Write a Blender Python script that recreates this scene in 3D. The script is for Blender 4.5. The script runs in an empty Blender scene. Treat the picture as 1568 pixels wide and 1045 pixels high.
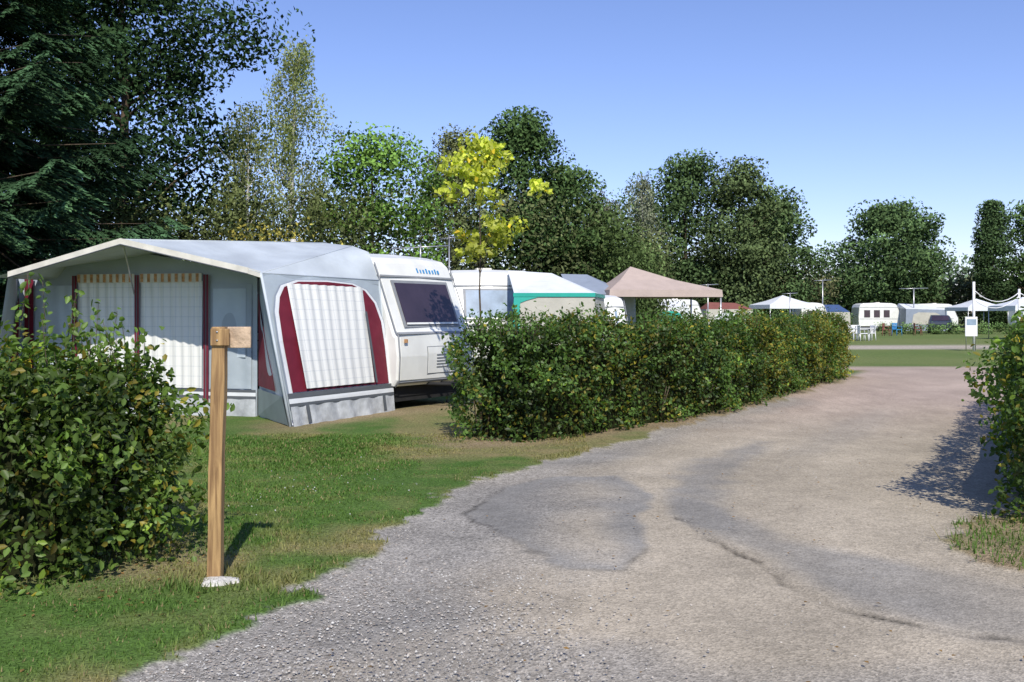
import bpy, math, random
import numpy as np
from mathutils import Vector
R = np.random.default_rng(7)
random.seed(7)
scene = bpy.context.scene
COL = scene.collection

# ------------------------------------------------------------ helpers
def link(o, parent=None):
    COL.objects.link(o)
    if parent: o.parent = parent
    return o
def empty(name, loc=(0,0,0), rotz=0.0):
    e = bpy.data.objects.new(name, None); e.empty_display_size=.2
    e.location = loc; e.rotation_euler = (0,0,rotz)
    return link(e)
def mesh(name, verts, faces, mat, parent=None, smooth=False, uvs=None, solid=0.0, bevel=0.0):
    me = bpy.data.meshes.new(name)
    me.from_pydata([tuple(map(float,v)) for v in verts], [], [tuple(f) for f in faces])
    if uvs is not None:
        uv = me.uv_layers.new(name='UVMap')
        for l in me.loops: uv.data[l.index].uv = uvs[l.vertex_index]
    me.materials.append(mat)
    if smooth: me.polygons.foreach_set('use_smooth',[True]*len(me.polygons))
    me.update()
    o = link(bpy.data.objects.new(name, me), parent)
    if solid:
        m=o.modifiers.new('s','SOLIDIFY'); m.thickness=solid; m.offset=0
    if bevel:
        m=o.modifiers.new('b','BEVEL'); m.width=bevel; m.segments=2; m.limit_method='ANGLE'
    return o
def box(name, x0,x1,y0,y1,z0,z1, mat, parent=None, bevel=0.0):
    v=[(x,y,z) for x in (x0,x1) for y in (y0,y1) for z in (z0,z1)]
    f=[(0,1,3,2),(4,6,7,5),(0,4,5,1),(2,3,7,6),(0,2,6,4),(1,5,7,3)]
    return mesh(name,v,f,mat,parent,bevel=bevel)
def tubes(name, lines, mat, parent=None, n=7):
    V=[];F=[]
    for pts,rads in lines:
        base=len(V); k=len(pts)
        for i,p in enumerate(pts):
            p=Vector(p)
            d=(Vector(pts[min(i+1,k-1)])-Vector(pts[max(i-1,0)]))
            if d.length<1e-6: d=Vector((0,0,1))
            d.normalize()
            a=d.cross(Vector((0,1,0)) if abs(d.y)<.9 else Vector((1,0,0))).normalized(); b=d.cross(a)
            for j in range(n):
                t=2*math.pi*j/n
                V.append(p+(a*math.cos(t)+b*math.sin(t))*rads[i])
        for i in range(k-1):
            for j in range(n):
                F.append((base+i*n+j, base+i*n+(j+1)%n, base+(i+1)*n+(j+1)%n, base+(i+1)*n+j))
        F.append(tuple(base+j for j in range(n))[::-1]); F.append(tuple(base+(k-1)*n+j for j in range(n)))
    return mesh(name,V,F,mat,parent,smooth=True)
def rod(a,b,r): return ([a,b],[r,r])

def fastmesh(name, V, nv, M, mat, tint=None, parent=None, smooth=False):
    N=V.shape[0]; k=V.shape[1]; M=np.array(M); nf,fl=M.shape
    me=bpy.data.meshes.new(name)
    me.vertices.add(N*k); me.vertices.foreach_set('co',V.astype(np.float32).ravel())
    idx=(np.arange(N)[:,None,None]*k+M[None]).astype(np.int32)
    me.loops.add(N*nf*fl); me.loops.foreach_set('vertex_index',idx.ravel())
    me.polygons.add(N*nf); me.polygons.foreach_set('loop_start',(np.arange(N*nf)*fl).astype(np.int32))
    me.update(calc_edges=True); me.validate()
    if tint is not None:
        c=np.concatenate([np.clip(tint,0,1),np.ones((N,1))],1)
        c=np.repeat(c,nf,axis=0).astype(np.float32)
        a=me.attributes.new('tint','FLOAT_COLOR','FACE'); a.data.foreach_set('color',c.ravel())
    if smooth: me.polygons.foreach_set('use_smooth',[True]*len(me.polygons))
    me.materials.append(mat)
    return link(bpy.data.objects.new(name,me),parent)
def unit(a): return a/np.maximum(np.linalg.norm(a,axis=1,keepdims=True),1e-6)
def leaves(name, C, S, tint, mat, D=None, Nn=None, asp=.55, detail=False, parent=None, fold=.15):
    n=len(C)
    if D is None: D=unit(R.normal(size=(n,3)))
    else: D=unit(D)
    if Nn is None: Nn=R.normal(size=(n,3))+np.array([0,0,.8])
    side=unit(np.cross(D,Nn)); up=np.cross(side,D)
    S=np.asarray(S).reshape(-1,1)*np.ones((n,1)); w=S*asp*.5
    if detail:
        V=np.stack([C-D*S*.5, C-D*S*.18+side*w*.95+up*w*fold*2, C+D*S*.2+side*w*.75+up*w*fold*2, C+D*S*.5-up*S*.08,
                    C+D*S*.2-side*w*.75+up*w*fold*2, C-D*S*.18-side*w*.95+up*w*fold*2],1)
        return fastmesh(name,V,6,[[0,1,2,3],[0,3,4,5]],mat,tint,parent)
    V=np.stack([C-D*S*.5, C+side*w+up*w*fold*2, C+D*S*.5, C-side*w+up*w*fold*2],1)
    return fastmesh(name,V,4,[[0,1,2],[0,2,3]],mat,tint,parent)
_lat={}
def vn(x,y,sc,seed=0):
    if seed not in _lat: _lat[seed]=np.random.default_rng(seed+100).random((256,256))
    L=_lat[seed]; x=np.asarray(x)/sc+500; y=np.asarray(y)/sc+500
    xi=np.floor(x).astype(int); yi=np.floor(y).astype(int); fx=x-xi; fy=y-yi
    fx=fx*fx*(3-2*fx); fy=fy*fy*(3-2*fy)
    g=lambda a,b: L[a%256,b%256]
    return (g(xi,yi)*(1-fx)+g(xi+1,yi)*fx)*(1-fy)+(g(xi,yi+1)*(1-fx)+g(xi+1,yi+1)*fx)*fy
def fbm(x,y,sc,seed=0): return (vn(x,y,sc,seed)+.5*vn(x,y,sc/2.1,seed+1)+.25*vn(x,y,sc/4.3,seed+2))/1.75

# ------------------------------------------------------------ materials
def newmat(name):
    m=bpy.data.materials.new(name); m.use_nodes=True
    nt=m.node_tree; b=nt.nodes['Principled BSDF']; return m,nt,b
def mat(name,col,rough=.6,var=.12,scale=6,bump=0.0,bscale=40,metal=0.0,spec=.3):
    m,nt,b=newmat(name)
    tc=nt.nodes.new('ShaderNodeTexCoord'); n=nt.nodes.new('ShaderNodeTexNoise')
    n.inputs['Scale'].default_value=scale; n.inputs['Detail'].default_value=5
    nt.links.new(tc.outputs['Object'],n.inputs['Vector'])
    mr=nt.nodes.new('ShaderNodeMapRange'); mr.inputs['From Min'].default_value=.3; mr.inputs['From Max'].default_value=.7
    mr.inputs['To Min'].default_value=1-var; mr.inputs['To Max'].default_value=1+var
    nt.links.new(n.outputs['Fac'],mr.inputs['Value'])
    mx=nt.nodes.new('ShaderNodeVectorMath'); mx.operation='SCALE'; mx.inputs[0].default_value=col[:3]
    nt.links.new(mr.outputs['Result'],mx.inputs['Scale']); nt.links.new(mx.outputs['Vector'],b.inputs['Base Color'])
    b.inputs['Roughness'].default_value=rough; b.inputs['Metallic'].default_value=metal
    b.inputs['Specular IOR Level'].default_value=spec
    if bump:
        n2=nt.nodes.new('ShaderNodeTexNoise'); n2.inputs['Scale'].default_value=bscale; n2.inputs['Detail'].default_value=4
        nt.links.new(tc.outputs['Object'],n2.inputs['Vector'])
        bp=nt.nodes.new('ShaderNodeBump'); bp.inputs['Strength'].default_value=bump; bp.inputs['Distance'].default_value=.05
        nt.links.new(n2.outputs['Fac'],bp.inputs['Height']); nt.links.new(bp.outputs['Normal'],b.inputs['Normal'])
    return m
def leafmat(name,trans=.3,rough=.45,spec=.3):
    m,nt,b=newmat(name)
    at=nt.nodes.new('ShaderNodeAttribute'); at.attribute_name='tint'
    nt.links.new(at.outputs['Color'],b.inputs['Base Color'])
    b.inputs['Roughness'].default_value=rough; b.inputs['Specular IOR Level'].default_value=spec
    if trans<=0:
        d=nt.nodes.new('ShaderNodeBsdfDiffuse'); nt.links.new(at.outputs['Color'],d.inputs['Color'])
        nt.links.new(d.outputs[0],nt.nodes['Material Output'].inputs['Surface']); return m
    t=nt.nodes.new('ShaderNodeBsdfTranslucent'); sc=nt.nodes.new('ShaderNodeMix'); sc.data_type='RGBA'; sc.blend_type='MULTIPLY'
    sc.inputs[0].default_value=1; sc.inputs[7].default_value=(1.4,1.6,.5,1)
    nt.links.new(at.outputs['Color'],sc.inputs[6]); nt.links.new(sc.outputs[2],t.inputs['Color'])
    mx=nt.nodes.new('ShaderNodeMixShader'); mx.inputs[0].default_value=trans
    nt.links.new(b.outputs[0],mx.inputs[1]); nt.links.new(t.outputs[0],mx.inputs[2])
    nt.links.new(mx.outputs[0],nt.nodes['Material Output'].inputs['Surface'])
    return m
def plaid(name):
    m,nt,b=newmat(name)
    uv=nt.nodes.new('ShaderNodeUVMap'); sp=nt.nodes.new('ShaderNodeSeparateXYZ'); nt.links.new(uv.outputs[0],sp.inputs[0])
    def line(out,k,w):
        a=nt.nodes.new('ShaderNodeMath'); a.operation='MULTIPLY'; a.inputs[1].default_value=k; nt.links.new(out,a.inputs[0])
        f=nt.nodes.new('ShaderNodeMath'); f.operation='FRACT'; nt.links.new(a.outputs[0],f.inputs[0])
        l=nt.nodes.new('ShaderNodeMath'); l.operation='LESS_THAN'; l.inputs[1].default_value=w; nt.links.new(f.outputs[0],l.inputs[0]); return l.outputs[0]
    s=nt.nodes.new('ShaderNodeMath'); s.operation='ADD'
    nt.links.new(line(sp.outputs[0],9.5,.14),s.inputs[0]); nt.links.new(line(sp.outputs[1],6.5,.10),s.inputs[1])
    r=nt.nodes.new('ShaderNodeValToRGB'); r.color_ramp.elements[0].color=(.74,.74,.70,1); r.color_ramp.elements[1].color=(.44,.48,.51,1)
    h=nt.nodes.new('ShaderNodeMath'); h.operation='MULTIPLY'; h.inputs[1].default_value=.32; nt.links.new(s.outputs[0],h.inputs[0])
    nt.links.new(h.outputs[0],r.inputs[0]); nt.links.new(r.outputs[0],b.inputs['Base Color']); b.inputs['Roughness'].default_value=.5
    return m
M_leaf=leafmat('leaf_foliage',.34); M_far=leafmat('tree_foliage',0); M_needle=leafmat('conifer_needles',0); M_grassb=leafmat('grass_blades',.3,.6,.15)
M_bark=mat('bark',(.10,.075,.05),.9,.35,9,.6,30); M_birch=mat('birch_bark',(.5,.48,.44),.8,.3,5)
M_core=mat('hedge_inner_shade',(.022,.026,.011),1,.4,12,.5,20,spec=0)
M_fab=mat('awning_grey_fabric',(.38,.435,.475),.55,.10,2.0,.35,3.5)
M_roofab=mat('awning_roof_fabric',(.46,.505,.53),.5,.15,1.5,.4,3)
M_cream=mat('awning_cream_trim',(.66,.63,.54),.6,.15,5)
M_red=mat('wine_red_fabric',(.15,.014,.028),.6,.15,4,.2,6)
M_pipe=mat('dark_grey_piping',(.10,.11,.12),.6,.1,5)
M_plaid=plaid('plaid_curtain'); M_white=mat('white_gel_coat',(.77,.77,.72),.3,.08,2.5,spec=.5)
M_whitefab=mat('white_canvas',(.70,.72,.73),.6,.08,3,.2,5)
M_skirt=mat('mud_skirt',(.45,.47,.48),.6,.3,5,.4,6)
M_darkgl=mat('tinted_window',(.045,.032,.045),.12,.2,2,spec=.7)
M_blgl=mat('blue_window',(.25,.33,.42),.15,.25,3,spec=.7)
M_grey=mat('grey_plastic',(.25,.26,.27),.5,.1,8); M_rub=mat('tyre_rubber',(.02,.02,.02),.8,.2,8)
M_alu=mat('aluminium',(.5,.5,.5),.35,.1,8,metal=.8); M_blue=mat('blue_lettering',(.05,.25,.5),.5,.1,8)
M_teal=mat('teal_trim',(.03,.38,.30),.5,.08,4); M_beige=mat('beige_fabric',(.47,.45,.38),.6,.08,3,.25,5)
M_slate=mat('slate_fabric',(.26,.30,.36),.6,.08,3,.2,5); M_pink=mat('faded_canvas',(.46,.37,.315),.7,.07,3,.2,5)
M_orange=mat('striped_valance',(.5,.27,.12),.7,.4,25); M_plast=mat('white_plastic',(.78,.78,.78),.4,.04,5)
M_conc=mat('concrete',(.56,.54,.49),.9,.25,20,.5,40)
M_brown=mat('brown_canvas',(.24,.09,.07),.7,.1,4)
M_navy=mat('navy_canvas',(.05,.09,.2),.7,.1,4)
def woodmat():
    m,nt,b=newmat('pine_wood')
    tc=nt.nodes.new('ShaderNodeTexCoord'); mp=nt.nodes.new('ShaderNodeMapping'); mp.inputs['Scale'].default_value=(30,30,2.2)
    n=nt.nodes.new('ShaderNodeTexNoise'); n.inputs['Scale'].default_value=1.5; n.inputs['Detail'].default_value=6; n.inputs['Distortion'].default_value=.6
    r=nt.nodes.new('ShaderNodeValToRGB'); r.color_ramp.elements[0].color=(.17,.09,.035,1); r.color_ramp.elements[0].position=.3
    r.color_ramp.elements[1].color=(.46,.29,.12,1); r.color_ramp.elements[1].position=.65
    nt.links.new(tc.outputs['Object'],mp.inputs[0]); nt.links.new(mp.outputs[0],n.inputs['Vector']); nt.links.new(n.outputs['Fac'],r.inputs[0])
    nt.links.new(r.outputs[0],b.inputs['Base Color']); b.inputs['Roughness'].default_value=.7
    bp=nt.nodes.new('ShaderNodeBump'); bp.inputs['Strength'].default_value=.3; bp.inputs['Distance'].default_value=.01
    nt.links.new(n.outputs['Fac'],bp.inputs['Height']); nt.links.new(bp.outputs[0],b.inputs['Normal'])
    return m
M_wood=woodmat()

# ------------------------------------------------------------ ground
ROAD=np.array([(-2.4,-6),(-1.9,3.3),(-1.71,4.25),(-1.5,4.66),(-1.26,5.33),(-1.2,5.85),(-.97,6.5),(-.81,7.38),(-.61,8.7),(-.03,9.7),(.54,10.6),(1.87,13.0),
 (5.0,18.2),(8.6,24.5),(9.4,27),(9.0,29.3),(20,29),(60,27),(60,20),(20,21),(13,20),(9.4,16),(4.2,8.2),(3.5,7.4),(2.98,6.95),(3.05,6.1),(4.2,5),(6,4),(7,-6)],float)
def sdist(x,y,P,closed=True):
    d=np.full(x.shape,1e9); ins=np.zeros(x.shape,bool); n=len(P)
    for i in range(n if closed else n-1):
        a=P[i]; b=P[(i+1)%n]; e=b-a
        t=np.clip(((x-a[0])*e[0]+(y-a[1])*e[1])/max(e@e,1e-9),0,1)
        d=np.minimum(d,np.hypot(x-a[0]-t*e[0],y-a[1]-t*e[1]))
        if closed:
            c=((a[1]>y)!=(b[1]>y)); xx=(b[0]-a[0])*(y-a[1])/((b[1]-a[1]) if b[1]!=a[1] else 1e-9)+a[0]
            ins^=(c&(x<xx))
    return np.where(ins,d,-d) if closed else d
def road_in(x,y):
    return sdist(x,y,ROAD)+(fbm(x,y,.5,3)-.5)*.45+(vn(x,y,.09,5)-.5)*.14
def sstep(a,b,x):
    t=np.clip((x-a)/(b-a),0,1); return t*t*(3-2*t)
def lerp(a,b,t): return a*(1-t[...,None])+b*t[...,None]
def grow(a,step,end,f=1.12):
    o=[a]; s=step
    while o[-1]<end: s*=f; o.append(o[-1]+s)
    return o[1:]
xs=np.array([-v for v in grow(4.5,.05,2500,1.11)][::-1]+list(np.arange(-4.5,6.0,.035))+grow(6.0,.05,2500,1.11))
ys=np.array([-300,-100,-30,-10,-4,0,1.5,2.5]+list(np.arange(3.2,12,.035))+grow(12,.045,3000,1.05))
X,Y=np.meshgrid(xs,ys)
C=lambda *c: np.array(c,float)
def lawn_col(x,y):
    g=lerp(C(.062,.125,.025),C(.10,.165,.038),fbm(x,y,.8,11))
    e=sdist(x,y,ROAD)
    dry=sstep(.44,.72,fbm(x,y,1.0,21)+.18*sstep(9.6,11.4,y)*(y<18)*(x<3)+.12*sstep(-.45,-.03,e)-.07)*.72
    return lerp(g,C(.24,.20,.095),np.clip(dry+.22*sstep(.5,.8,vn(x,y,.22,23)),0,1))
rd=road_in(X,Y); sd=sdist(X,Y,ROAD)
lawn=lawn_col(X,Y)
far=sstep(28,31,Y)
lawn=lerp(lawn,lerp(C(.11,.17,.045),C(.19,.21,.08),fbm(X,Y,4,31)),far)
soil=np.exp(-(sdist(X,Y,np.array([(-.3,12.2),(2.3,14.6),(4.5,18.2),(8.3,24.6)]),False)/.8)**4)
soil=np.maximum(soil,np.exp(-(sdist(X,Y,np.array([(3.5,6.2),(4.2,7.4),(9,15.5)]),False)/.95)**4))
soil=np.maximum(soil,np.exp(-(sdist(X,Y,np.array([(-8,6.4),(-2.6,6.4)]),False)/.75)**4)*.7)
soil=np.maximum(soil,np.exp(-(sdist(X,Y,np.array([(-3.2,13.7),(-1.8,15.6),(-.6,17.4)]),False)/.5)**2)*.8)
lawn=lerp(lawn,lerp(C(.20,.15,.09),C(.34,.26,.165),fbm(X,Y,.5,41)),np.clip(soil*(.5+.8*fbm(X,Y,.4,43)),0,1))
sand=lerp(C(.33,.285,.215),C(.44,.38,.29),fbm(X,Y,1.3,51))
sand=lerp(sand,C(.42,.33,.27),sstep(11,19,Y)*.9)
grav=lerp(C(.23,.215,.19),C(.35,.325,.285),fbm(X,Y,.5,61))
asph=lerp(C(.205,.198,.182),C(.265,.252,.228),fbm(X,Y,.7,71))
ledge=sdist(X,Y,ROAD[1:13],False)
gw=sstep(1.7,.6,ledge+(fbm(X,Y,.9,63)-.5)*1.3)*sstep(10.5,8.5,Y)
gw=np.maximum(gw,sstep(.9,.1,ledge+(fbm(X,Y,.9,64)-.5)*.7)*.75)
gw=np.maximum(gw,sstep(5.0,4.2,Y+(fbm(X,Y,1.2,65)-.5)*1.6)*.7)
road=lerp(sand,grav,gw)
def blob(cx,cy,rx,ry,th=0,sd_=0,soft=.35):
    dx=X-cx; dy=Y-cy; c,s=math.cos(th),math.sin(th)
    q=np.hypot((dx*c+dy*s)/rx,(-dx*s+dy*c)/ry)+(fbm(X,Y,.6,80+sd_)-.5)*.5
    return sstep(1.1,1.1-soft,q)
PA=np.array([(-.33,7.8),(.02,6.7),(.35,6.15),(.72,6.1),(.95,6.7),(1.0,7.6),(1.25,8.6),(1.0,9.6),(.35,9.5),(-.1,8.9)])
PB=np.array([(1.25,8.9),(1.3,7.6),(1.42,6.9),(1.56,6.1),(1.75,5.3),(2.2,4.9),(3.4,4.4),(4.5,4.8),(2.6,6.2),(1.95,7.0),(1.85,8.1),(2.3,9.8),(3.4,12.3),(3.0,12.5),(1.9,10.6)])
wob=(vn(X,Y,.25,101)-.5)*.14+(vn(X,Y,.06,102)-.5)*.03
soft_=(fbm(X,Y,.8,104)-.5)*.5
pa=sstep(-.04,.06,sdist(X+wob,Y+wob,PA)); sb=sdist(X+wob,Y-wob,PB)
rightfade=sstep(3.2,2.2,X-.12*(Y-6))
pb=sstep(-.05,.26,sb+soft_*.5)
inA=sdist(X,Y,PA)
aw=np.maximum(pa*(.2+.8*sstep(.45,.05,inA+(fbm(X,Y,.7,66)-.5)*.5)),pb*(.5+.5*fbm(X,Y,.8,67))*(.4+.6*rightfade))
aw=np.maximum.reduce([aw,blob(1.5,7.8,.3,1.1,.05,21,.6)*.95,blob(4.7,13.6,.45,4,-.52,9,.8)*.3,blob(.9,10.9,.4,1.2,-.8,9,.8)*.5,blob(-.5,4.9,.35,.6,0,12,.7)*.5,blob(2.6,5.1,.9,.45,-.3,14,.8)*.6])
road=lerp(road,asph,np.clip(aw,0,1)*.9)
road=road*(1+.32*(fbm(X,Y,.45,95)-.5)+.18*(vn(X,Y,.06,96)-.5))[...,None]
for off,seed in ((0,1),(1.6,2)):
    tr=np.array([(.3+off,3),(.6+off,6),(1.3+off,9.5),(3.3+off*.8,13),(7+off*.7,19.5),(12,24),(30,25)])
    tw=np.exp(-(sdist(X,Y,tr,False)/.28)**2)*(.35+.5*fbm(X,Y,1,97+seed))
    road=road*(1+.14*tw)[...,None]
cr1=PA[[8,9,0,1,2,3,4]]; cr2=PB[1:7]
for cr,wd,st in ((cr1,.022,.5),(cr2,.028,.6)):
    d=np.abs(sdist(X+wob,Y+wob*(1 if cr is cr1 else -1),cr,False)); road=road*(1-st*np.exp(-(d/wd)**2)*(.25+1.0*sstep(.3,.7,vn(X,Y,.22,103))))[...,None]
m=sstep(-.02,.04,rd)
col=lerp(lawn,road,m)
lane=sstep(1.2,.6,np.abs(Y-46.5-(X-20)*.05)/3)*sstep(9,12,X)
col=lerp(col,lerp(C(.40,.35,.28),C(.48,.43,.35),fbm(X,Y,3,120)),lane)
z=.022*(1-sstep(-.05,.10,rd))*(Y<40)+(fbm(X,Y,.4,130)-.5)*.012*(Y<20)+ (vn(X,Y,2.3,131)-.5)*.03*(Y<30)
z=z-.012*np.exp(-(np.abs(sdist(X+wob,Y-wob,cr2,False))/.03)**2)*(Y<12)
z[(np.abs(X)>60)|(Y>100)]=0
ny,nx=X.shape
me=bpy.data.meshes.new('ground')
me.vertices.add(nx*ny); me.vertices.foreach_set('co',np.stack([X,Y,z],-1).astype(np.float32).ravel())
i=np.arange(nx-1)[None,:]; j=np.arange(ny-1)[:,None]; a=(j*nx+i)
q=np.stack([a,a+1,a+nx+1,a+nx],-1).reshape(-1).astype(np.int32)
me.loops.add(len(q)); me.loops.foreach_set('vertex_index',q)
me.polygons.add(len(q)//4); me.polygons.foreach_set('loop_start',(np.arange(len(q)//4)*4).astype(np.int32))
me.update(calc_edges=True)
me.polygons.foreach_set('use_smooth',[True]*len(me.polygons))
rough_w=np.clip((1-m)+m*np.clip(gw*(1-aw),0,1)*1.0+.45*m*(1-gw)*(1-aw)+.3*aw*m,0,1)
at=me.attributes.new('gcol','FLOAT_COLOR','POINT')
at.data.foreach_set('color',np.concatenate([np.clip(col,0,1),rough_w[...,None]],-1).astype(np.float32).ravel())
mg,nt,b=newmat('ground_surface')
A=nt.nodes.new('ShaderNodeAttribute'); A.attribute_name='gcol'
tc=nt.nodes.new('ShaderNodeTexCoord')
def tex(kind,scale,detail=3):
    n=nt.nodes.new(kind); n.inputs['Scale'].default_value=scale
    if kind=='ShaderNodeTexNoise': n.inputs['Detail'].default_value=detail
    nt.links.new(tc.outputs['Object'],n.inputs['Vector']); return n
def mth(op,a_,b_):
    n=nt.nodes.new('ShaderNodeMath'); n.operation=op
    for k_,v_ in ((0,a_),(1,b_)):
        if isinstance(v_,(int,float)): n.inputs[k_].default_value=v_
        else: nt.links.new(v_,n.inputs[k_])
    return n.outputs[0]
n1=tex('ShaderNodeTexNoise',34,6); v1=tex('ShaderNodeTexVoronoi',85)
sp=nt.nodes.new('ShaderNodeSeparateColor'); nt.links.new(v1.outputs['Color'],sp.inputs[0])
amp=mth('ADD',mth('MULTIPLY',A.outputs['Alpha'],.75),.25)
vv=mth('ADD',mth('MULTIPLY',mth('SUBTRACT',n1.outputs['Fac'],.5),1.3),mth('MULTIPLY',mth('SUBTRACT',sp.outputs[0],.5),.75))
fac=mth('ADD',mth('MULTIPLY',vv,amp),1.0)
vm=nt.nodes.new('ShaderNodeVectorMath'); vm.operation='SCALE'; nt.links.new(A.outputs['Color'],vm.inputs[0]); nt.links.new(fac,vm.inputs['Scale'])
nt.links.new(vm.outputs[0],b.inputs['Base Color']); b.inputs['Roughness'].default_value=.95; b.inputs['Specular IOR Level'].default_value=.1
hh_=mth('MULTIPLY',mth('ADD',n1.outputs['Fac'],v1.outputs['Distance']),amp)
bp=nt.nodes.new('ShaderNodeBump'); bp.inputs['Strength'].default_value=.5; bp.inputs['Distance'].default_value=.010
nt.links.new(hh_,bp.inputs['Height']); nt.links.new(bp.outputs[0],b.inputs['Normal'])
me.materials.append(mg)
link(bpy.data.objects.new('ground',me))

def grass(n,x0,x1,y0,y1,h,name):
    x=R.uniform(x0,x1,n); y=y0+(y1-y0)*R.random(n)**1.25
    r=road_in(x,y); k=(r<.02)&(R.random(n)<sstep(.05,-.1,r)+.15)
    k&=~((x>3.2)&(y>7.6)); x=x[k];y=y[k];n=len(x)
    t=lawn_col(x,y)*R.uniform(.75,1.45,(n,1))*np.array([1.2,1.2,1.1])
    st=R.random(n)<.10; t[st]=np.array([.30,.25,.12])*R.uniform(.7,1.2,(st.sum(),1))
    edge=sstep(-.35,-.02,road_in(x,y))
    hh=h*R.uniform(.5,1.3,n)*(.5+.9*fbm(x,y,.4,140))*(1+.9*edge*vn(x,y,.25,141)); hh*=np.where(np.hypot(x+1.75,y-5.8)<.3,2.2,1)
    az=R.uniform(0,2*math.pi,n); lean=R.uniform(0,1.0,n)
    b0=np.stack([x,y,np.full(n,.012)],1); s=np.stack([np.cos(az),np.sin(az),0*az],1)*(.003+.0006*y[:,None])
    tip=b0+np.stack([-np.sin(az)*lean*hh,np.cos(az)*lean*hh,hh],1)
    return fastmesh(name,np.stack([b0-s,b0+s,tip],1),3,[[0,1,2]],M_grassb,t)
grass(185000,-6.5,.9,3.4,12.8,.027,'grass')
g2=grass(7000,2.7,5.2,5.2,7.7,.05,'verge_grass')
def stones(name,n,xf,yf,s0,s1,cols,matr):
    x=xf(n); y=yf(n); r=road_in(x,y); k=r>-.03; x=x[k]; y=y[k]; n=len(x)
    s=s0+(s1-s0)*R.random(n)**3
    base=np.array([[1,0,0],[0,1,0],[-1,0,0],[0,-1,0],[0,0,.7]])
    V=base[None]*s[:,None,None]*R.uniform(.6,1.25,(n,5,1)); a=R.uniform(0,6.28,n); c=np.cos(a)[:,None]; q=np.sin(a)[:,None]
    V=np.stack([V[...,0]*c-V[...,1]*q,V[...,0]*q+V[...,1]*c,V[...,2]],-1)
    V[...,0]+=x[:,None]; V[...,1]+=y[:,None]; V[...,2]+=.003
    t=cols[R.integers(0,len(cols),n)]*R.uniform(.7,1.2,(n,1))
    return fastmesh(name,V,5,[[0,1,4],[1,2,4],[2,3,4],[3,0,4]],matr,t)
M_stone=leafmat('gravel_stone',0)
sc=np.array([(.42,.40,.36),(.27,.255,.235),(.5,.45,.38),(.33,.285,.24),(.56,.54,.49)])
stones('gravel',28000,lambda n:R.uniform(-2.0,.2,n)+R.normal(0,.3,n),lambda n:3.5+7*R.random(n)**1.7,.003,.011,sc,M_stone)
stones('loose_stones',5000,lambda n:R.uniform(-2,4,n),lambda n:3.5+11*R.random(n)**1.5,.002,.010,sc,M_stone)
n=70; x=R.normal(-1.9,.6,n); y=R.normal(8.8,.6,n)
k=road_in(x,y)<-.1; x=x[k];y=y[k]
leaves('clover_flowers',np.stack([x,y,np.full(len(x),.035)],1),.014,np.full((len(x),3),.6),M_grassb,asp=.9)
n=900; x=np.concatenate([R.uniform(-3,5,600),R.uniform(-3.6,-1.7,300)]); y=np.concatenate([3.5+16*R.random(600)**1.3,R.uniform(5.0,6.4,300)])
leaves('fallen_leaves',np.stack([x,y,np.full(n,.030)],1),R.uniform(.012,.038,n),np.array([(.22,.13,.05)])*R.uniform(.5,1.5,(n,1)),M_grassb,D=R.normal(size=(n,3))*[1,1,.1],Nn=np.tile([0,0,1.],(n,1))+R.normal(size=(n,3))*.2)

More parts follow.
